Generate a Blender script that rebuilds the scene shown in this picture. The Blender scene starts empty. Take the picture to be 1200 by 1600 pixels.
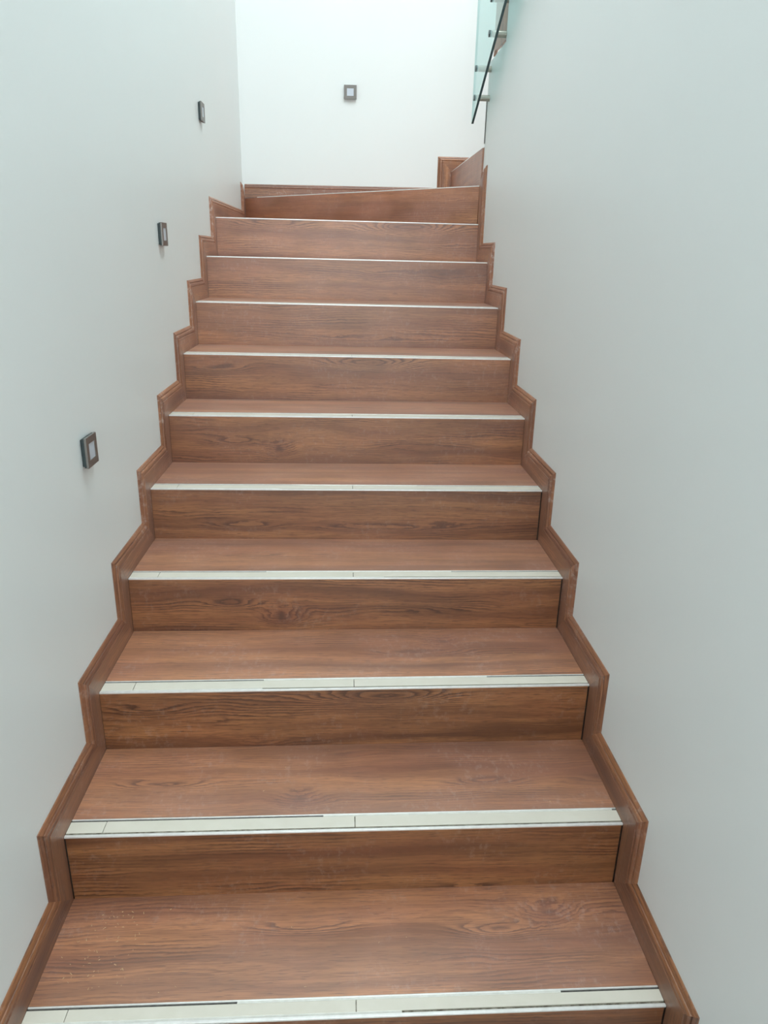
import bpy, math, random
from mathutils import Vector, Matrix

# ------------------------------------------------------------------ camera
S = bpy.context.scene
COL = S.collection
cd = bpy.data.cameras.new('camera'); cam = bpy.data.objects.new('camera', cd); COL.objects.link(cam)
S.camera = cam
F_PX = 1131.11
cd.sensor_fit = 'HORIZONTAL'; cd.sensor_width = 36.0; cd.lens = 36.0 * F_PX / 1200.0
cd.clip_start = 0.05
yaw, pitch, roll = 0.0575, 0.3411, 0.0222
Fw = Vector((math.sin(yaw)*math.cos(pitch), math.cos(yaw)*math.cos(pitch), -math.sin(pitch)))
Rt = Vector((math.cos(yaw), -math.sin(yaw), 0)); Up = Rt.cross(Fw)
c_, s_ = math.cos(roll), math.sin(roll)
R2 = Rt*c_ + Up*s_; U2 = -Rt*s_ + Up*c_
cam.matrix_world = Matrix((
    (R2.x, U2.x, -Fw.x, -0.0135),
    (R2.y, U2.y, -Fw.y, -0.9841),
    (R2.z, U2.z, -Fw.z, 1.3810),
    (0, 0, 0, 1)))

# ------------------------------------------------------------------ world, light, exposure
W = bpy.data.worlds.new('world'); S.world = W; W.use_nodes = True
bg = W.node_tree.nodes['Background']
bg.inputs['Color'].default_value = (0.91, 0.985, 1.0, 1)
bg.inputs['Strength'].default_value = 6.0

def portal(name, loc, rot, sx, sy):
    l = bpy.data.lights.new(name, 'AREA'); l.shape = 'RECTANGLE'; l.size = sx; l.size_y = sy
    l.cycles.is_portal = True
    o = bpy.data.objects.new(name, l); COL.objects.link(o); o.location = loc; o.rotation_euler = rot
ROOF = 5.6
portal('skylight_opening', (0.64, 1.15, ROOF+0.12), (0, 0, 0), 2.4, 2.5)
portal('hall_fill_opening', (0.42, -3.93, 1.65), (math.radians(90), 0, 0), 1.95, 1.6)  # unseen opening, added and sized to brighten the lower walls

S.view_settings.view_transform = 'Standard'
S.view_settings.look = 'None'
S.view_settings.gamma = 1.0
S.view_settings.use_curve_mapping = False
S.view_settings.exposure = 0.68

# ------------------------------------------------------------------ helpers
def tag(o, label=None, cat=None, group=None, kind=None):
    if label: o['label'] = label
    if cat: o['category'] = cat
    if group: o['group'] = group
    if kind: o['kind'] = kind
    return o

def empty(name, loc=(0, 0, 0)):
    o = bpy.data.objects.new(name, None); COL.objects.link(o); o.location = loc
    o.empty_display_size = 0.1
    return o

class MB:
    """collects polygons (verts, uv) into one mesh"""
    def __init__(s, off=(0, 0, 0)):
        s.v = []; s.f = []; s.uv = []; s.off = Vector(off)
    def poly(s, pts, uvs=None):
        i = len(s.v)
        s.v += [tuple(Vector(p) - s.off) for p in pts]
        s.f.append(tuple(range(i, i+len(pts))))
        s.uv += uvs if uvs else [(p[0], p[1]) for p in pts]
    def slab(s, q, n, t, uvq):
        """q: four corners of the face seen, n: direction towards its back, t: thickness"""
        n = Vector(n)*t
        q = [Vector(p) for p in q]; b = [p+n for p in q]
        s.poly(q, list(uvq)); s.poly(b[::-1], list(uvq)[::-1])
        m = len(q)
        for i in range(m):
            j = (i+1) % m
            a, c = uvq[i], uvq[j]
            s.poly([q[i], b[i], b[j], q[j]], [a, (a[0], a[1]-t), (c[0], c[1]-t), c])
    def box(s, lo, hi):
        x0, y0, z0 = lo; x1, y1, z1 = hi
        s.poly([(x0,y0,z0),(x1,y0,z0),(x1,y0,z1),(x0,y0,z1)], [(x0,z0),(x1,z0),(x1,z1),(x0,z1)])
        s.poly([(x1,y1,z0),(x0,y1,z0),(x0,y1,z1),(x1,y1,z1)], [(x1,z0),(x0,z0),(x0,z1),(x1,z1)])
        s.poly([(x0,y1,z0),(x0,y0,z0),(x0,y0,z1),(x0,y1,z1)], [(y1,z0),(y0,z0),(y0,z1),(y1,z1)])
        s.poly([(x1,y0,z0),(x1,y1,z0),(x1,y1,z1),(x1,y0,z1)], [(y0,z0),(y1,z0),(y1,z1),(y0,z1)])
        s.poly([(x0,y0,z1),(x1,y0,z1),(x1,y1,z1),(x0,y1,z1)])
        s.poly([(x0,y1,z0),(x1,y1,z0),(x1,y0,z0),(x0,y0,z0)])
    def build(s, name, mat, parent=None, loc=None, bevel=0.0, merge=True):
        me = bpy.data.meshes.new(name)
        me.from_pydata(s.v, [], s.f)
        uvl = me.uv_layers.new(name='UVMap')
        for i, uv in enumerate(s.uv): uvl.data[i].uv = uv
        if merge:
            import bmesh
            bm = bmesh.new(); bm.from_mesh(me)
            bmesh.ops.remove_doubles(bm, verts=bm.verts, dist=1e-5)
            bmesh.ops.recalc_face_normals(bm, faces=bm.faces)
            if bevel:
                es = [e for e in bm.edges if len(e.link_faces) == 2 and e.calc_face_angle(0) > 0.6]
                bmesh.ops.bevel(bm, geom=es, offset=bevel, segments=2, affect='EDGES', profile=0.6)
            bm.to_mesh(me); bm.free()
        me.materials.append(mat)
        o = bpy.data.objects.new(name, me); COL.objects.link(o)
        if loc: o.location = loc
        if parent: o.parent = parent
        return o

# ---- node helpers
class G:
    def __init__(s, nt): s.nt = nt; s.N = nt.nodes; s.L = nt.links
    def new(s, t, **kw):
        n = s.N.new(t)
        for k, v in kw.items(): setattr(n, k, v)
        return n
    def put(s, sock, val):
        if isinstance(val, bpy.types.NodeSocket): s.L.new(val, sock)
        elif val is not None: sock.default_value = val
    def m(s, op, a, b=None, c=None, clamp=False):
        n = s.new('ShaderNodeMath', operation=op, use_clamp=clamp)
        for i, x in enumerate((a, b, c)):
            if x is not None: s.put(n.inputs[i], x)
        return n.outputs[0]
    def noise(s, vec, scale=1.0, detail=2.0, rough=0.5, dist=0.0):
        n = s.new('ShaderNodeTexNoise'); s.L.new(vec, n.inputs['Vector'])
        n.inputs['Scale'].default_value = scale; n.inputs['Detail'].default_value = detail
        n.inputs['Roughness'].default_value = rough; n.inputs['Distortion'].default_value = dist
        return n.outputs['Fac']
    def comb(s, x, y, z=0.0):
        n = s.new('ShaderNodeCombineXYZ')
        for i, v in enumerate((x, y, z)): s.put(n.inputs[i], v)
        return n.outputs[0]
    def sep(s, v):
        n = s.new('ShaderNodeSeparateXYZ'); s.put(n.inputs[0], v); return n.outputs
    def ramp(s, f, lo, hi, a=0.0, b=1.0):
        n = s.new('ShaderNodeMapRange', clamp=True); n.interpolation_type = 'SMOOTHSTEP'
        s.put(n.inputs[0], f); n.inputs[1].default_value = lo; n.inputs[2].default_value = hi
        n.inputs[3].default_value = a; n.inputs[4].default_value = b
        return n.outputs[0]
    def mix(s, f, a, b, mode='MIX'):
        n = s.new('ShaderNodeMix', data_type='RGBA', blend_type=mode)
        s.put(n.inputs[0], f); s.put(n.inputs[6], a); s.put(n.inputs[7], b)
        return n.outputs[2]

def srgb(r, g, b):
    f = lambda c: (c/255/12.92) if c/255 <= 0.04045 else ((c/255+0.055)/1.055)**2.4
    return (f(r), f(g), f(b), 1)

# ------------------------------------------------------------------ the oak-effect tile shader, as a node group
OAK = bpy.data.node_groups.new('oak_effect_tile', 'ShaderNodeTree')
def isock(name, kind, default=None):
    k = OAK.interface.new_socket(name, in_out='INPUT', socket_type=kind)
    if default is not None: k.default_value = default
isock('Seed', 'NodeSocketFloat', 0.0)
isock('A pos', 'NodeSocketVector', (0, 0, 0)); isock('A size', 'NodeSocketVector', (0.12, 0.03, 0))
isock('B pos', 'NodeSocketVector', (0, 0, 0)); isock('B size', 'NodeSocketVector', (0.12, 0.03, 0))
isock('Knot', 'NodeSocketVector', (9, 9, 0)); isock('Knot amount', 'NodeSocketFloat', 0.0)
isock('Wave', 'NodeSocketFloat', 0.5)
isock('Dust', 'NodeSocketFloat', 0.0)
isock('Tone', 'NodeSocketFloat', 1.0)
isock('Dust_light', 'NodeSocketFloat', 0.0)
OAK.interface.new_socket('Color', in_out='OUTPUT', socket_type='NodeSocketColor')
OAK.interface.new_socket('Height', in_out='OUTPUT', socket_type='NodeSocketFloat')
OAK.interface.new_socket('Rough', in_out='OUTPUT', socket_type='NodeSocketFloat')
g = G(OAK)
gi = g.new('NodeGroupInput').outputs; go = g.new('NodeGroupOutput')
uvn = g.new('ShaderNodeUVMap').outputs[0]
u, v, _ = g.sep(uvn)
seed = gi['Seed']
def vec(su, sv, so):
    return g.comb(g.m('MULTIPLY', u, su), g.m('MULTIPLY', v, sv), g.m('ADD', g.m('MULTIPLY', seed, 7.31), so))
def bump2(pos, size):
    px, py, _ = g.sep(pos); sx, sy, e = g.sep(size)
    a = g.m('DIVIDE', g.m('SUBTRACT', u, px), sx); b = g.m('DIVIDE', g.m('SUBTRACT', v, py), sy)
    r = g.m('ADD', g.m('MULTIPLY', a, a), g.m('MULTIPLY', b, b))
    return g.m('MULTIPLY', g.m('EXPONENT', g.m('MULTIPLY', r, -1.0)), e)
n1 = g.noise(vec(2.2, 9.0, 0.0), 1.0, 2.0, 0.45)
n2 = g.noise(vec(9.0, 34.0, 3.0), 1.0, 2.0, 0.5)
n3 = g.noise(vec(45.0, 260.0, 5.0), 1.0, 2.0, 0.6)
fld = g.m('ADD', v, g.m('MULTIPLY', g.m('SUBTRACT', n1, 0.5), g.m('MULTIPLY', gi['Wave'], 0.17)))
fld = g.m('ADD', fld, g.m('MULTIPLY', g.m('SUBTRACT', n2, 0.5), 0.014))
fld = g.m('ADD', fld, g.m('MULTIPLY', g.m('SUBTRACT', n3, 0.5), 0.0060))
fld = g.m('ADD', fld, bump2(gi['A pos'], gi['A size']))
fld = g.m('ADD', fld, bump2(gi['B pos'], gi['B size']))
kx, ky, _ = g.sep(gi['Knot'])
ka = g.m('DIVIDE', g.m('SUBTRACT', u, kx), 0.022); kb = g.m('DIVIDE', g.m('SUBTRACT', v, ky), 0.014)
kr = g.m('SQRT', g.m('ADD', g.m('MULTIPLY', ka, ka), g.m('MULTIPLY', kb, kb)))
kr = g.m('ADD', kr, g.m('MULTIPLY', g.m('SUBTRACT', g.noise(vec(40, 55, 2.0), 1.0, 3.0, 0.6), 0.5), 1.6))
kspot = g.m('MULTIPLY', g.ramp(kr, 0.15, 1.15, 1.0, 0.0), gi['Knot amount'])
khalo = g.m('MULTIPLY', g.ramp(kr, 0.6, 4.0, 1.0, 0.0), gi['Knot amount'])
fld = g.m('ADD', fld, g.m('MULTIPLY', g.ramp(kr, 0.0, 5.0, 0.040, 0.0), gi['Knot amount']))
# growth rings: sharp dark line at the end of each period
ph = g.m('FRACT', g.m('MULTIPLY', fld, 100.0))
ring = g.m('MULTIPLY', g.ramp(ph, 0.30, 0.86), g.ramp(ph, 0.86, 1.0, 1.0, 0.0))
ring_mask = g.ramp(g.noise(vec(2.6, 14.0, 11.0), 1.0, 2.0, 0.5), 0.45, 0.70)
feat = g.m('ADD', bump2(gi['A pos'], gi['A size']), bump2(gi['B pos'], gi['B size']))
ring_mask = g.m('MAXIMUM', ring_mask, g.ramp(g.m('ABSOLUTE', feat), 0.001, 0.012))
ring_mask = g.m('MAXIMUM', ring_mask, g.ramp(khalo, 0.05, 0.6, 0.0, 1.0))
ring = g.m('MULTIPLY', ring, g.m('MULTIPLY_ADD', ring_mask, 0.90, 0.10))
# fibres, pores and broad bands
fib = g.noise(vec(13.0, 380.0, 17.0), 1.0, 3.0, 0.6)
pore = g.ramp(g.noise(vec(30.0, 480.0, 23.0), 1.0, 1.0, 0.5), 0.60, 0.72)
band = g.noise(g.comb(g.m('MULTIPLY', u, 0.9), g.m('MULTIPLY', fld, 22.0), g.m('ADD', seed, 31.0)), 1.0, 3.0, 0.55)
blot = g.noise(vec(3.0, 12.0, 41.0), 1.0, 2.0, 0.5)
c = g.mix(g.ramp(band, 0.22, 0.78), srgb(92, 52, 28), srgb(180, 122, 76))
c = g.mix(g.ramp(blot, 0.35, 0.75, 0.0, 0.35), c, srgb(150, 86, 56))
c = g.mix(g.ramp(fib, 0.30, 0.60, 0.68, 0.0), c, srgb(104, 62, 38))
c = g.mix(g.m('MULTIPLY', pore, 0.7), c, srgb(84, 48, 30))
c = g.mix(g.m('MULTIPLY', ring, 0.88), c, srgb(70, 36, 20))
c = g.mix(g.m('MULTIPLY', khalo, 0.40), c, srgb(110, 58, 36))
c = g.mix(g.m('MULTIPLY', kspot, 0.85), c, srgb(62, 30, 20))
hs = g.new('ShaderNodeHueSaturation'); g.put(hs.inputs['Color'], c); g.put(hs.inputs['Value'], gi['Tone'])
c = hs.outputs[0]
# pale scuffs and cement dust; the pink film also paints in reflected light
dn = g.noise(vec(70.0, 46.0, 53.0), 1.0, 4.0, 0.72)
dl = g.noise(vec(5.0, 7.0, 59.0), 1.0, 2.0, 0.5)
dust = g.m('MULTIPLY', g.ramp(dn, 0.50, 0.68), g.ramp(dl, 0.42, 0.62))
dust = g.m('MULTIPLY', dust, gi['Dust'])
dust_light = g.m('MULTIPLY', g.ramp(dl, 0.25, 0.7, 0.4, 1.0), gi['Dust_light'])
c = g.mix(dust_light, c, srgb(214, 158, 140))
c = g.mix(dust, c, srgb(205, 186, 176))
g.L.new(c, go.inputs['Color'])
h = g.m('SUBTRACT', g.m('MULTIPLY', fib, 0.5), g.m('MULTIPLY', ring, 0.5))
g.L.new(h, go.inputs['Height'])
g.L.new(g.m('MULTIPLY_ADD', fib, 0.14, g.m('MULTIPLY_ADD', dust, 0.3, 0.30)), go.inputs['Rough'])

def oak(name, seed, A=None, B=None, knot=None, wave=0.5, dust=0.0, tone=1.0, dust_light=0.0, sheen=0.0, spec=.65):
    m = bpy.data.materials.new(name); m.use_nodes = True
    nt = m.node_tree; b = nt.nodes['Principled BSDF']
    n = nt.nodes.new('ShaderNodeGroup'); n.node_tree = OAK
    I = n.inputs
    I['Seed'].default_value = seed
    for key, ft in (('A', A), ('B', B)):
        if ft:
            I[key+' pos'].default_value = (ft[0], ft[1], 0); I[key+' size'].default_value = (ft[2], ft[3], ft[4])
    if knot: I['Knot'].default_value = (knot[0], knot[1], 0); I['Knot amount'].default_value = knot[2] if len(knot) > 2 else 1.0
    I['Wave'].default_value = wave; I['Dust'].default_value = dust; I['Tone'].default_value = tone
    I['Dust_light'].default_value = dust_light
    nt.links.new(n.outputs['Color'], b.inputs['Base Color'])
    nt.links.new(n.outputs['Rough'], b.inputs['Roughness'])
    bp = nt.nodes.new('ShaderNodeBump'); bp.inputs['Strength'].default_value = 0.25; bp.inputs['Distance'].default_value = 0.0006
    nt.links.new(n.outputs['Height'], bp.inputs['Height']); nt.links.new(bp.outputs[0], b.inputs['Normal'])
    b.inputs['IOR'].default_value = 1.55; b.inputs['Specular IOR Level'].default_value = spec
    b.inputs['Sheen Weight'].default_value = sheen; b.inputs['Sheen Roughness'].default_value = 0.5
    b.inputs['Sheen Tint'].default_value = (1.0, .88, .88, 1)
    return m

def plain(name, col, rough=0.5, metal=0.0, noise_amt=0.0, noise_scale=40.0, col2=None, bump=0.0, spec=0.5):
    m = bpy.data.materials.new(name); m.use_nodes = True
    nt = m.node_tree; b = nt.nodes['Principled BSDF']; k = G(nt)
    b.inputs['Roughness'].default_value = rough; b.inputs['Metallic'].default_value = metal
    b.inputs['Specular IOR Level'].default_value = spec
    tc = k.new('ShaderNodeTexCoord').outputs['Object']
    f = k.noise(tc, noise_scale, 4.0, 0.6)
    k.L.new(k.mix(k.ramp(f, 0.5-0.2, 0.5+0.2, 0.0, noise_amt), col, col2 or col), b.inputs['Base Color'])
    if bump:
        bp = k.new('ShaderNodeBump'); bp.inputs['Strength'].default_value = 0.5; bp.inputs['Distance'].default_value = bump
        k.L.new(k.noise(tc, noise_scale*1.5, 3.0, 0.5), bp.inputs['Height']); k.L.new(bp.outputs[0], b.inputs['Normal'])
    return m

PAINT = plain('white_wall_paint', (0.79, 0.822, 0.818, 1), 0.42, 0, 0.5, 1.3, (0.815, 0.838, 0.836, 1), 0.0012, 0.35)
CEIL = plain('ceiling_paint', (0.74, 0.77, 0.76, 1), 0.7, 0, 0.3, 2.0, (0.78, 0.80, 0.79, 1))
FLOORM = plain('pale_floor_tile', (0.42, 0.40, 0.37, 1), 0.3, 0, 0.4, 5.0, (0.48, 0.45, 0.42, 1))
MORTAR = plain('mortar', (0.10, 0.085, 0.07, 1), 0.9, 0, 0.5, 60.0, (0.05, 0.04, 0.035, 1))
CREAM = plain('cream_filler_tile', srgb(220, 216, 204), 0.28, 0, 0.5, 18.0, srgb(212, 208, 194))
ALU = plain('satin_aluminium', srgb(236, 236, 234), 0.35, 0.35, 0.3, 60.0, srgb(196, 196, 190))
GROOVE = plain('dirty_channel', srgb(158, 154, 140), 0.6, 0.1, 1.0, 70.0, srgb(84, 76, 60))
GAP = plain('dark_joint', srgb(70, 68, 66), 0.8, 0, 0.6, 80.0, srgb(110, 106, 100))
GROUT = plain('white_grout', srgb(228, 228, 222), 0.6, 0, 0.6, 50.0, srgb(206, 206, 198))
BLACK = plain('charcoal_plastic', srgb(44, 56, 58), 0.5, 0, 0.5, 80.0, srgb(66, 80, 80))
STEEL = plain('brushed_grey_metal', srgb(132, 128, 124), 0.42, 0.6, 0.4, 120.0, srgb(118, 114, 112))
SATIN = plain('satin_nickel', srgb(168, 166, 156), 0.38, 0.8, 0.3, 60.0, srgb(150, 148, 140))
CAPM = plain('dark_metal_cap', srgb(84, 96, 98), 0.4, 0.4, 0.4, 60.0, srgb(70, 80, 82))
DIFF = plain('frosted_diffuser', srgb(196, 204, 214), 0.35, 0, 0.2, 30.0, srgb(186, 194, 206))
PUTTY = plain('white_sealant', srgb(222, 228, 226), 0.6, 0, 0.5, 90.0, srgb(200, 206, 204), 0.002)

# glass that tints what is behind it and the light that passes
GLASS = bpy.data.materials.new('green_tinted_glass'); GLASS.use_nodes = True
k = G(GLASS.node_tree); k.N.remove(k.N['Principled BSDF'])
tr = k.new('ShaderNodeBsdfTransparent'); tr.inputs[0].default_value = (0.73, 0.845, 0.838, 1)
gl = k.new('ShaderNodeBsdfGlossy'); gl.inputs['Roughness'].default_value = 0.02; gl.inputs[0].default_value = (0.9, 1, 0.98, 1)
fr = k.new('ShaderNodeFresnel'); fr.inputs['IOR'].default_value = 1.5
geo = k.new('ShaderNodeNewGeometry')
mx = k.new('ShaderNodeMixShader')
k.L.new(k.m('MULTIPLY', fr.outputs[0], k.m('SUBTRACT', 1.0, geo.outputs['Backfacing'])), mx.inputs[0])
k.L.new(tr.outputs[0], mx.inputs[1]); k.L.new(gl.outputs[0], mx.inputs[2])
k.L.new(mx.outputs[0], k.N['Material Output'].inputs[0])
GEDGE = plain('dark_green_glass_edge', srgb(48, 72, 76), 0.25, 0, 0.5, 30.0, srgb(62, 92, 94))

PEDGE = plain('pale_glass_edge', srgb(178, 208, 208), 0.3, 0, 0.5, 30.0, srgb(160, 196, 196))

# ------------------------------------------------------------------ measured stair geometry (metres)
XR = 0.6203            # inner face of the skirting
T = 0.0131             # thickness of the skirting
XW = XR + T            # wall plane
SK = 0.084             # width of the skirting
B = 3.81               # back wall
YE = 2.745             # end of the right wall
YL = [0.0, .2919, .5887, .9007, 1.2068, 1.5125, 1.8131, 2.1070, 2.4057, 2.7033]
YR = [0.0006, .2984, .6018, .9067, 1.2019, 1.5049, 1.7997, 2.1048, 2.4119, 2.7094]
ZL = [0.0, .1753, .3431, .5094, .6769, .8452, 1.0163, 1.1867, 1.3602, 1.5314]
ZR = [0.0024, .1741, .3435, .5070, .6777, .8468, 1.0142, 1.1829, 1.3583, 1.5286]
ZF = -0.172            # floor at the foot
YL.append(3.800); YR.append(YE)          # winder riser 10 runs across to the far corner
ZL.append(1.689); ZR.append(1.700)
Z11 = 1.866; Z12 = 2.036; Z13 = 2.206
WT = 0.12              # thickness of the wall between the flights
XO = 1.93              # outer wall of the upper flight

def struct(o): return tag(o, kind='structure')

# ------------------------------------------------------------------ setting
mb = MB(); mb.box((-XW-0.15, -4.0, -0.4), (-XW, B+0.15, ROOF)); struct(mb.build('wall_left', PAINT))
mb = MB(); mb.box((-XW, B, -0.4), (XO+0.15, B+0.15, ROOF)); struct(mb.build('wall_back', PAINT))
mb = MB(); mb.box((XO, -4.0, -0.4), (XO+0.15, B, ROOF)); struct(mb.build('wall_outer', PAINT))
mb = MB(); mb.box((-XW, -4.2, ZF-0.1), (XO, 0.0, ZF)); struct(mb.build('floor', FLOORM))
mb = MB(); mb.box((-XW-.15, -4.2, -0.5), (XO+.15, B+.15, -0.4)); struct(mb.build('floor_slab', FLOORM))
# wall between the flights: its top follows the steps of the upper flight
prof = [(YE, -0.3), (YE, Z13)]
y = 2.385; z = Z13
while y > 0.35:
    prof += [(y, z), (y, z+0.17)]; z += 0.17; y -= 0.297
prof += [(y, z), (y, 3.45), (-1.5, 3.45), (-1.5, -0.3)]
mb = MB()
mb.slab([(XW, a, b) for a, b in prof], (1, 0, 0), WT, prof)
struct(mb.build('wall_right', PAINT))
# upper floor slab over the hall, roof with the skylight opening
mb = MB(); mb.box((-XW, -4.0, 3.45), (XO, -1.5, 3.75)); struct(mb.build('ceiling', CEIL))
mb = MB()
mb.box((-XW, -4.0, ROOF), (XO, -0.1, ROOF+0.2)); mb.box((-XW, 2.4, ROOF), (XO, B, ROOF+0.2))
mb.box((-XW, -0.1, ROOF), (-0.56, 2.4, ROOF+0.2)); mb.box((1.84, -0.1, ROOF), (XO, 2.4, ROOF+0.2))
struct(mb.build('ceiling_roof', CEIL))
mb = MB()
mb.box((-XW, -4.1, 2.45), (XO, -3.95, ROOF)); mb.box((1.4, -4.1, ZF), (XO, -3.95, 2.45))
mb.box((-XW, -4.1, ZF), (-.55, -3.95, 2.45)); mb.box((-.55, -4.1, ZF), (1.4, -3.95, .85))
struct(mb.build('wall_front', PAINT))
# dark shadow-gap bead on the end of the right wall
mb = MB(); mb.box((XW-0.0035, YE-0.004, 1.88), (XW+0.0015, YE+0.0015, 2.07)); struct(mb.build('trim_1', GAP))

# ------------------------------------------------------------------ staircase
stair = tag(empty('staircase'), 'straight flight of oak-effect tiled steps with winders at the top, rising between white walls', 'staircase')

# rough core under the tiles
DT = 0.010
mb = MB()
for sgn in (1,):
    pass
def core_profile(Y, Z):
    p = [(Y[0]+DT+.002, ZF)]
    for i in range(10):
        p.append((Y[i]+DT+.002, Z[i]-DT-.002)); p.append((Y[i+1]+DT+.002, Z[i]-DT-.002))
    return p
pl, pr = core_profile(YL, ZL), core_profile(YR, ZR)
for i in range(len(pl)-1):
    a, b2, c2, d2 = pl[i], pr[i], pr[i+1], pl[i+1]
    mb.poly([(-XW, *a), (XW, *b2), (XW, *c2), (-XW, *d2)])
mb.build('core', MORTAR, stair, merge=False)

EYE = (0.10, 0.140, 0.13, 0.026, 0.060)
RISER = {   # seed, A, B, knot, wave
    0: (3.1, None, None, None, 0.25),
    1: (5.2, None, (0.3, -0.01, 0.35, 0.02, 0.02), None, 0.16),
    2: (1.0, (0.10, 0.146, 0.15, 0.024, 0.060), (-0.50, 0.118, 0.10, 0.020, 0.026), (-0.233, -0.002, 0.5), 0.42),
    3: (2.0, (-0.33, 0.085, 0.09, 0.018, 0.028), (0.24, 0.070, 0.16, 0.016, -0.026), (-0.195, 0.045), 0.45),
    4: (4.0, (-0.35, 0.045, 0.11, 0.016, 0.030), (0.12, 0.040, 0.22, 0.015, 0.026), None, 0.35),
    5: (2.6, (-0.40, 0.075, 0.10, 0.018, 0.028), (0.26, 0.075, 0.16, 0.018, -0.026), (-0.243, 0.053, 0.9), 0.45),
    6: (1.5, (0.086, 0.146, 0.15, 0.024, 0.060), (-0.48, 0.120, 0.10, 0.020, 0.030), None, 0.42),
    7: (7.7, None, (0.1, 0.03, 0.4, 0.02, 0.02), None, 0.25),
    8: (8.3, (0.42, 0.11, 0.30, 0.030, 0.034), None, None, 0.35),
    9: (1.8, (0.29, 0.146, 0.20, 0.030, 0.062), (-0.35, 0.150, 0.16, 0.026, 0.040), None, 0.42),
    10: (9.4, None, None, None, 0.18),
}
TREAD = {
    0: (11.3, (-0.10, 0.200, 0.12, 0.018, 0.024), (0.33, 0.180, 0.10, 0.020, 0.035), (0.444, 0.222), 0.45),
    1: (12.6, (-0.45, 0.160, 0.10, 0.018, 0.030), (0.34, 0.145, 0.09, 0.020, 0.030), (-0.117, 0.103, 0.8), 0.40),
    2: (13.1, (0.20, 0.17, 0.14, 0.020, 0.026), None, (0.264, 0.233, 0.8), 0.35),
    3: (14.9, (-0.2, 0.16, 0.2, 0.020, 0.022), None, None, 0.35),
    4: (15.2, None, None, None, 0.35), 5: (16.2, (0.1, 0.15, 0.2, 0.02, 0.03), None, None, 0.35),
    6: (17.7, None, None, None, 0.3), 7: (18.2, None, None, None, 0.3), 8: (19.7, None, None, None, 0.3),
    9: (20.1, None, None, None, 0.3), 10: (21.1, None, None, None, 0.2),
}
def lerp(a, b, t): return a + (b-a)*t
XI = XR - 0.0004

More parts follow.
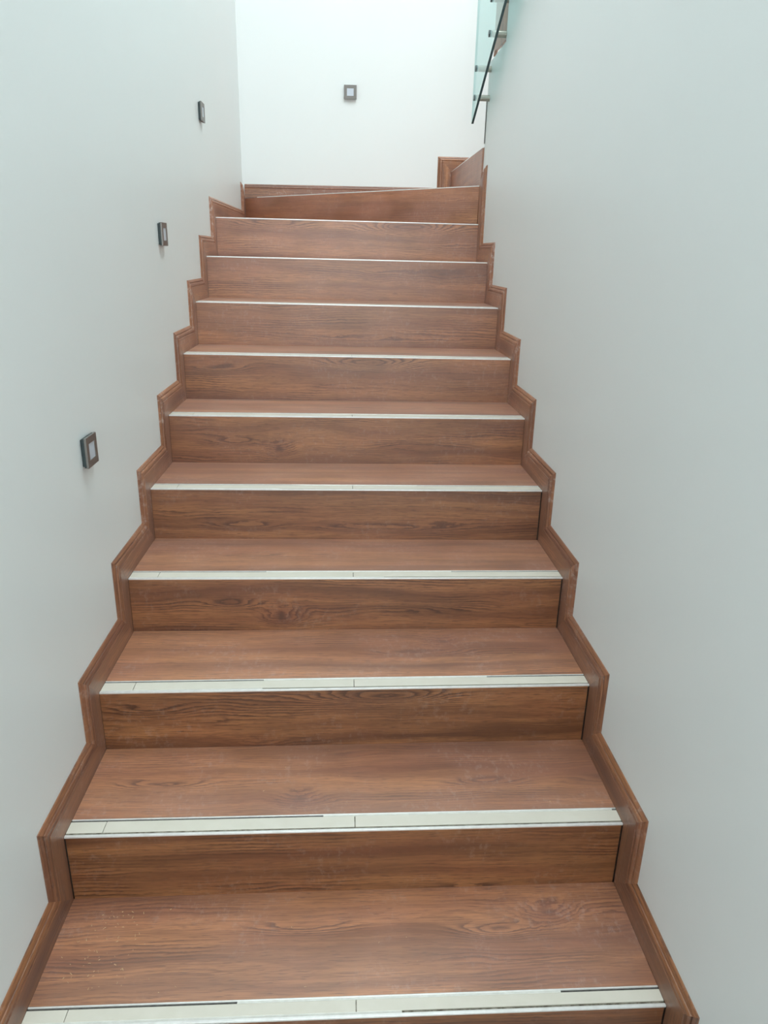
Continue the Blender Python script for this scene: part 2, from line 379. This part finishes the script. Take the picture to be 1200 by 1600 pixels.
for i in range(11):
    # riser tile
    sd, A_, B_, kn, wv = RISER[i]
    zb_l = ZF if i == 0 else ZL[i-1]; zb_r = ZF if i == 0 else ZR[i-1]
    top = 0.0035
    ql = Vector((-XI, YL[i]+.001, 0)); qr = Vector((XI-(.0028 if i < 5 else 0), YR[i]+.001, 0))
    if i == 1: ql.x += .0022
    L = (qr-ql).length
    n = Vector((0, 0, 1)).cross(qr-ql).normalized()
    mb = MB()
    off = -L/2
    mb.slab([(ql.x, ql.y, zb_l), (qr.x, qr.y, zb_r), (qr.x, qr.y, ZR[i]-top), (ql.x, ql.y, ZL[i]-top)],
            n, DT, [(off, 0), (off+L, 0), (off+L, ZR[i]-zb_r), (off, ZL[i]-zb_l)])
    mb.build('riser', oak('oak_riser_%d' % i, sd, A_, B_, kn, wv, dust=0.10, tone=.82+.035*min(i, 8), dust_light=max(0, .036*(i-2)) if i < 10 else .34), stair)  # higher risers get a paler colour, painting in the stronger light there
    # tread tile, from behind the nosing strip to the next riser
    if i == 10:
        fl = Vector((-XI, YL[10], ZL[10])); fr_ = Vector((XI, YR[10], ZR[10]))
        d = (fr_-fl).normalized(); nn = Vector((-d.y, d.x, 0)).normalized()
        W_ = 0.052
        # line offset along the nosing; polygon to the back wall and riser 11
        p0 = fl + nn*W_; p1 = fr_ + nn*W_
        t_b = (B-0.001 - p0.y)/(p1.y-p0.y); pa = p0.lerp(p1, t_b)
        t_r = (XI - p0.x)/(p1.x-p0.x); pb = p0.lerp(p1, t_r)
        quad = [pa, pb, Vector((XI, B-.001, 1.699))]
        uvq = [(p.x, p.y) for p in quad]
    else:
        W_ = 0.052 if i else 0.043
        nl, nr = YL[i]+W_, YR[i]+W_
        bl, br_ = YL[i+1]+.001, YR[i+1]+.001
        quad = [Vector((-XI, nl, ZL[i])), Vector((XI, nr, ZR[i])), Vector((XI, br_, ZR[i])), Vector((-XI, bl, ZL[i]))]
        uvq = [(-XI, nl-YL[i]), (XI, nr-YR[i]), (XI, br_-YR[i]), (-XI, bl-YL[i])]
    sd, A_, B_, kn, wv = TREAD[i]
    mb = MB(); mb.slab(quad, (0, 0, -1), DT, uvq)
    tread = mb.build('tread', oak('oak_tread_%d' % i, sd, A_, B_, kn, wv, dust=0.16, dust_light=0.20, tone=1.22, sheen=.22, spec=1.0), stair)  # lighter tone and pink tint paint in the glossy reflection on treads
    # nosing strip: metal angle, dirty channel, cream tiles, dark gaps, back trim
    def bar(x0, x1, w0, w1, h0, h1, name, mat, bevel=0.0):
        """bar across the step between fractions of width, w in metres behind the nosing"""
        pts = []
        for x in (x0, x1):
            t = (x+XR)/(2*XR)
            yb = lerp(YL[i], YR[i], t); zb = lerp(ZL[i], ZR[i], t)
            pts.append((x, yb, zb))
        (xa, ya, za), (xb, yb, zb) = pts
        m2 = MB()
        top4 = [(xa, ya+w0, za+h1), (xb, yb+w0, zb+h1), (xb, yb+w1, zb+h1), (xa, ya+w1, za+h1)]
        m2.slab(top4, (0, 0, -1), h1-h0, [(xa, w0), (xb, w0), (xb, w1), (xa, w1)])
        return m2.build(name, mat, tread, bevel=bevel)
    Wn = 0.052 if i else 0.043
    if i == 10:
        dlen = math.hypot(2*XR, YL[10]-YR[10]); sc = dlen/(2*XR)   # strip is skewed: widths measured along y
    else: sc = 1.0
    x1lim = XI
    x0lim = -XI if i < 10 else -0.54
    bar(x0lim, x1lim, 0.0, 0.0062*sc, -0.0035, 0.0008, 'edge_trim', ALU, 0.0006)
    bar(x0lim, x1lim, 0.0062*sc, (Wn-.002)*sc, -0.008, -0.0022, 'channel', GROOVE)
    c0 = 0.0115*sc; c1 = (Wn-0.0075)*sc
    if i < 10:
        bar(-XI, -0.5425, c0, c1, -.003, 0.0, 'filler_tile', CREAM, .0004)
        bar(-0.5410, 0.0105, c0, c1, -.003, 0.0, 'filler_tile', CREAM, .0004)
        bar(0.0125, XI, c0, c1, -.003, 0.0, 'filler_tile', CREAM, .0004)
    else:
        bar(x0lim, XI, c0, c1, -.003, 0.0, 'filler_tile', CREAM, .0004)
    bar(x0lim, x1lim, (Wn-0.0030)*sc, Wn*sc, -.004, 0.0009, 'back_trim', ALU, .0005)
    # dark open joint at both ends, filled with white grout in the middle
    gl_, gr_ = [(-.22, .42), (-.06, .99), (-.22, .36), (-.24, .30), (-.16, .22), (-.10, .40), (-.05, .38),
                (-.25, .2), (-.4, .3), (-.4, .3), (-.5, .5)][i]
    gr_ = min(gr_, XI-.01)
    bar(x0lim, gl_, c1, (Wn-0.0030)*sc, -.003, -.0018, 'open_joint', GAP)
    bar(gl_, gr_, c1, (Wn-0.0030)*sc, -.003, 0.0006, 'grout_fill', GROUT)
    bar(gr_, x1lim, c1, (Wn-0.0030)*sc, -.003, -.0018, 'open_joint', GAP)
    bar(-XI if i < 10 else -.3, -.22 if i % 3 else .1, 0.0062*sc, c0, -.004, -.0006, 'grout_fill', GROOVE if i == 1 else GROUT)

# winder beyond: risers 11..13 and treads of the turn, then the upper flight
def riser_between(p, q, z0, z1, seed):
    p = Vector((p[0], p[1], 0)); q = Vector((q[0], q[1], 0)); L = (q-p).length
    n = Vector((0, 0, 1)).cross(q-p).normalized()
    mb = MB(UO); mb.slab([(p.x, p.y, z0), (q.x, q.y, z0), (q.x, q.y, z1-.004), (p.x, p.y, z1-.004)], n, DT,
                       [(0, 0), (L, 0), (L, z1-z0), (0, z1-z0)])
    mb.build('riser', oak('oak_riser_upper_%d' % int(seed), seed, wave=.3, dust=.3, dust_light=.34), upper)  # pink tint paints in the sky light on these risers
    mb = MB(UO); nn = -n
    a = [(p.x, p.y, z1), (q.x, q.y, z1), (q.x-nn.x*.006, q.y-nn.y*.006, z1), (p.x-nn.x*.006, p.y-nn.y*.006, z1)]
    mb.slab(a, (0, 0, -1), .004, [(0, 0), (L, 0), (L, .006), (0, .006)])
    mb.build('edge_trim', ALU, upper)
def flat_tread(pts, z, seed):
    mb = MB(UO); mb.slab([(x, y, z) for x, y in pts], (0, 0, -1), .012, [(x, y) for x, y in pts])
    mb.build('tread', oak('oak_tread_upper_%d' % int(seed), seed, wave=.3, dust_light=.15), upper)
XI2 = XW + WT
upper = tag(empty('upper_staircase', (XW, YE, ZR[10])), 'upper flight of wood tiled steps turning right behind the end of the right wall', 'staircase')
UO = upper.location.copy()
riser_between((XW-.008, B-.001), (XW-.008, YE+.001), ZR[10], Z11, 31)
flat_tread([(XW, YE+.001), (XI2, YE+.001), (XO-.01, B-.001), (XW, B-.001)], Z11, 32)
riser_between((XO-.001, B-.001), (XI2, YE+.001), Z11, Z12, 33)
flat_tread([(XI2+.01, YE+.001), (XO-.001, YE+.001), (XO-.001, B-.01)], Z12, 34)
yy, zz = YE, Z12
for j in range(7):
    riser_between((XO-.001, yy), (XI2+.001, yy), zz, zz+.17, 35+j)
    nxt = 2.385 - .297*j
    flat_tread([(XW+.04, nxt), (XO-.001, nxt), (XO-.001, yy-.008), (XW+.04, yy-.008)] if j else
               [(XW+.04, nxt), (XO-.001, nxt), (XO-.001, yy-.008), (XW+.04, yy-.008)], zz+.17+.0125, 45+j)
    zz += .17; yy = nxt
# wood string tile seen above the wall top, behind the glass
mb = MB(UO)
sp = [(2.69, Z13+.014), (2.655, Z13+.03), (2.56, Z13+.022), (2.40, Z13+.014), (2.386, Z13+.17), (2.386, Z13+.36), (2.52, Z13+.40), (2.69, Z13+.30)]
mb.slab([(XW+.006, a, b) for a, b in sp], (1, 0, 0), .012, [(b, a) for a, b in sp])
mb.build('string_tile', oak('oak_string', 61, wave=.2, dust_light=.35), upper)['label'] = 'pinkish wood tile upright above the top of the right wall'

# ------------------------------------------------------------------ skirting tiles following the steps
PROF = [(0.0, T), (0.056, T), (0.058, T-.0022), (0.0605, T-.0022), (0.0625, T-.0004), (0.068, T-.0010), (0.0722, T-.0034),
        (0.0732, T-.0075), (0.0748, T-.0075), (0.0758, T-.0052), (0.079, T-.0070), (0.084, T-.0105)]
def skirt_piece(parent, side, A0, A1, m0, m1, seed, dust, shade=1.0, w=SK, k0=0, k1=0):
    """A0,A1: inner-edge ends (along, z) in the plane of a side wall; m0,m1: mitre vectors"""
    mb = MB()
    L = math.dist(A0, A1)
    rows = []
    for (pw, pt) in PROF:
        f = pw/SK
        a = (A0[0]+m0[0]*f, A0[1]+m0[1]*f); b = (A1[0]+m1[0]*f, A1[1]+m1[1]*f)
        if side == 'B': rows.append(((a[0], B-pt, a[1]), (b[0], B-pt, b[1])))
        else:
            x = side*(XW-pt); rows.append(((x, a[0], a[1]), (x, b[0], b[1])))
    base = []
    for f in (0, 1):
        a = (A0[0]+m0[0]*f, A0[1]+m0[1]*f); b = (A1[0]+m1[0]*f, A1[1]+m1[1]*f)
        if side == 'B': base.append(((a[0], B, a[1]), (b[0], B, b[1])))
        else: base.append(((side*XW, a[0], a[1]), (side*XW, b[0], b[1])))
    us = [(0, pw) for pw, _ in PROF]
    ring0 = [base[0][0]] + [r[0] for r in rows] + [base[1][0]]
    ring1 = [base[0][1]] + [r[1] for r in rows] + [base[1][1]]
    vs = [0.0] + [pw for pw, _ in PROF] + [SK]
    u0 = [0.0 + (v_/SK)*((m0[0]*(A1[0]-A0[0])+m0[1]*(A1[1]-A0[1]))/max(L, 1e-6)) for v_ in vs]
    u1 = [L + (v_/SK)*((m1[0]*(A1[0]-A0[0])+m1[1]*(A1[1]-A0[1]))/max(L, 1e-6)) for v_ in vs]
    for j in range(len(ring0)-1):
        mb.poly([ring0[j], ring1[j], ring1[j+1], ring0[j+1]],
                [(u0[j], vs[j]), (u1[j], vs[j]), (u1[j+1], vs[j+1]), (u0[j+1], vs[j+1])])
    j = len(ring0)-1
    mb.poly([ring0[j], ring1[j], ring1[0], ring0[0]], [(0, SK), (L, SK), (L, 0), (0, 0)])
    mb.poly(ring0[::-1], [(0, v_) for v_ in vs][::-1]); mb.poly(ring1, [(L, v_) for v_ in vs])
    name = 'skirting_tile'
    key = 'oak_skirting_%.1f_%.2f' % (seed, dust)
    m = bpy.data.materials.get(key) or oak(key, seed, wave=.35, dust=dust, dust_light=dust*.38, tone=shade*1.02, sheen=.05)
    return mb.build(name, m, parent)

bl_ = struct(empty('baseboard_left')); br = struct(empty('baseboard_right')); bb = struct(empty('baseboard_back'))
for side, Y, Z, par in ((-1, YL, ZL, bl_), (1, YR, ZR, br)):
    for i in range(0, 10):
        zb = ZF if i == 0 else Z[i-1]
        m = (-SK, SK)
        if side == 1 and i == 9:
            break
        g2 = 0.0004
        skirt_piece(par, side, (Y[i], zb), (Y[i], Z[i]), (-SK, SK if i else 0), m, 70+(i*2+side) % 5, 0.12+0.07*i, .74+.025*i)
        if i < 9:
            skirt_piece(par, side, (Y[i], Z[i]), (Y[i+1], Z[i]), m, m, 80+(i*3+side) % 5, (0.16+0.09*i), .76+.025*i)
# left wall, winder tread 9 and riser 10
skirt_piece(bl_, -1, (YL[9], ZL[9]), (3.80, ZL[9]), (-SK, SK), (-SK, SK), 84, .6, 1.0)
skirt_piece(bl_, -1, (3.80, ZL[9]), (3.80, ZL[10]), (-SK, SK), (-SK, .080), 72, .5, 1.0)
# right wall: one tall piece over risers 9 and 10
skirt_piece(br, 1, (YR[9], ZR[8]), (YE-.001, ZR[10]), (-SK, SK), (-.112, .078), 73, .35, 1.0)
# back wall: tread 10, and riser 11 with tread 11
skirt_piece(bb, 'B', (-XR, ZL[10]), (XW-.009, ZR[10]), (0, .076), (-SK, .072), 75, .3, 1.0)
skirt_piece(bb, 'B', (XW-.009, ZR[10]), (XW-.009, Z11), (-SK, .072), (-SK, .079), 76, .2, 1.0)
skirt_piece(bb, 'B', (XW-.009, Z11), (XO, Z11), (-SK, .079), (0, .079), 77, .3, 1.0)

# ------------------------------------------------------------------ step lights
def rbox(lo, hi, name, mat, parent, bevel=.0012):
    mb = MB(); mb.box(lo, hi); return mb.build(name, mat, parent, bevel=bevel)
def frame(s0, s1, y0, y1, name, mat, parent, bevel=.0008):
    """square frame: outer half size s0, opening s1, from depth y0 to y1 (local +y out of the wall)"""
    mb = MB()
    o = [(-s0, -s0), (s0, -s0), (s0, s0), (-s0, s0)]; n = [(-s1, -s1), (s1, -s1), (s1, s1), (-s1, s1)]
    for a in range(4):
        b = (a+1) % 4
        P = lambda q, y: (q[0], y, q[1])
        mb.poly([P(o[a], y1), P(o[b], y1), P(n[b], y1), P(n[a], y1)])
        mb.poly([P(o[a], y0), P(o[b], y0), P(o[b], y1), P(o[a], y1)])
        mb.poly([P(n[a], y0), P(n[b], y0), P(n[b], y1), P(n[a], y1)])
        mb.poly([P(o[a], y0), P(o[b], y0), P(n[b], y0), P(n[a], y0)])
    return mb.build(name, mat, parent, bevel=bevel)
def step_light(loc, rz, label):
    t = tag(empty('step_light', loc), label, 'wall light', 'square step lights on the stairwell walls')
    rbox((-.033, 0, -.033), (.033, .005, .033), 'back_box', BLACK, t)
    rbox((-.0355, .0045, -.0355), (.0355, .0100, .0355), 'body', BLACK, t)
    frame(.0365, .0195, .0098, .0150, 'front_frame', STEEL, t)
    rbox((-.0200, .0099, -.0200), (.0200, .0135, .0200), 'diffuser', DIFF, t, .0006)
    t.rotation_euler = (0, 0, rz)
    return t
step_light_spec = [
    ((-XW, .735, .925), -math.pi/2, 'lowest and nearest square grey metal step light on the left wall'),
    ((-XW, 1.650, 1.431), -math.pi/2, 'middle square grey metal step light on the left wall'),
    ((-XW, 2.515, 1.936), -math.pi/2, 'highest and farthest square step light on the left wall'),
    ((.0115, B, 2.268), math.pi, 'only square grey step light on the back wall above the winder')]
proto = None
for loc, rz, lab in step_light_spec:
    if proto is None:
        proto = step_light(loc, rz, lab)
        kids = [o for o in COL.objects if o.parent == proto]
    else:
        r = proto.copy(); COL.objects.link(r); r.location = loc; r.rotation_euler = (0, 0, rz); r['label'] = lab
        for kd in kids:
            q = kd.copy(); COL.objects.link(q); q.parent = r

# ------------------------------------------------------------------ glass balustrade of the upper flight
GX = 0.572
gb = tag(empty('glass_balustrade', (GX, 2.75, 1.96)), 'green-tinted frameless glass balustrade on metal standoffs at the top of the right wall', 'balustrade')
def panel(y0, y1, slope=.487, h=1.15):
    off = gb.location
    zA = 1.962 + (2.755-y0)*slope; zB = 1.962 + (2.755-y1)*slope
    q = [(y0, zA), (y1, zB), (y1, zB+h), (y0, zA+h)]
    mb = MB(off)
    for x, rev in ((GX-.005, 0), (GX+.005, 1)):
        p = [(x, a, b) for a, b in q]; mb.poly(p[::-1] if rev else p)
    gp = mb.build('glass_panel', GLASS, gb, merge=False)
    for a in range(4):
        b = (a+1) % 4
        mb = MB(off)
        mb.poly([(GX-.005, *q[a]), (GX-.005, *q[b]), (GX+.005, *q[b]), (GX+.005, *q[a])])
        if a in (0, 2):
            e = mb.build('ground_edge', GEDGE, gp, merge=False); e['label'] = 'dark green ground edge of the glass'
        else: mb.build('upright_edge', PEDGE, gp, merge=False)
panel(2.755, 1.45); panel(1.43, .30)
def disc_x(mb, cx, y, z, r0, x0, x1, n=20):
    a0 = [(x0, y+r0*math.cos(t*2*math.pi/n), z+r0*math.sin(t*2*math.pi/n)) for t in range(n)]
    a1 = [(x1, y+r0*math.cos(t*2*math.pi/n), z+r0*math.sin(t*2*math.pi/n)) for t in range(n)]
    mb.poly(a0); mb.poly(a1[::-1])
    for t in range(n): mb.poly([a0[t], a0[(t+1) % n], a1[(t+1) % n], a1[t]])
sts = [(2.692, 2.057), (2.692, 2.172), (2.392, 2.232), (2.392, 2.352), (2.09, 2.40), (2.09, 2.52),
       (1.79, 2.57), (1.79, 2.69), (1.20, 2.91), (1.20, 3.03), (.60, 3.20), (.60, 3.32)]
for y_, z_ in sts:
    mb = MB(gb.location); disc_x(mb, 0, y_, z_, .0125, GX+.005, XW+(.0 if z_ < Z13 + max(0, (2.385-y_))*.57 + .1 else .004))
    st = mb.build('standoff', SATIN, gb, bevel=.0008)
    mb = MB(gb.location); disc_x(mb, 0, y_, z_, .0125, GX-.011, GX-.005)
    mb.build('standoff_cap', CAPM, st, bevel=.0012)

# ------------------------------------------------------------------ pale chips of debris on the treads
random.seed(4)
mb = MB()
def chip(x, y, z, r):
    a = random.random()*6.28; L = r*random.uniform(1, 2.6); hh = r*.5
    ca, sa = math.cos(a), math.sin(a)
    P = lambda p, q, w: (x+p*ca-q*sa, y+p*sa+q*ca, z+w)
    b = [P(-L, -r*.5, 0), P(L, -r*.6, 0), P(L*.8, r*.5, 0), P(-L*.9, r*.6, 0)]
    t = [P(-L*.7, -r*.3, hh), P(L*.7, -r*.3, hh*1.2), P(L*.5, r*.3, hh), P(-L*.6, r*.3, hh*.8)]
    mb.poly(t); mb.poly(b[::-1])
    for i in range(4): mb.poly([b[i], b[(i+1) % 4], t[(i+1) % 4], t[i]])
for _ in range(70):
    chip(random.gauss(-.52, .05), random.uniform(.07, .26), .0005, random.uniform(.0006, .0016))
for _ in range(30):
    chip(random.uniform(-.58, .58), random.uniform(.06, .27), .0012, random.uniform(.0005, .0012))
for i in range(1, 8):
    for _ in range(14):
        x = random.uniform(-.58, .58); t = (x+XR)/(2*XR)
        chip(x, lerp(YL[i], YR[i], t)+random.uniform(.06, .28), lerp(ZL[i], ZR[i], t)+.0003, random.uniform(.0006, .0013))
tag(mb.build('debris_chips', plain('pale_chips', srgb(208, 178, 142), .8, 0, .6, 300, srgb(170, 130, 96)), merge=False),
    'tiny pale chips of debris scattered over the lower treads', 'debris', kind='stuff')
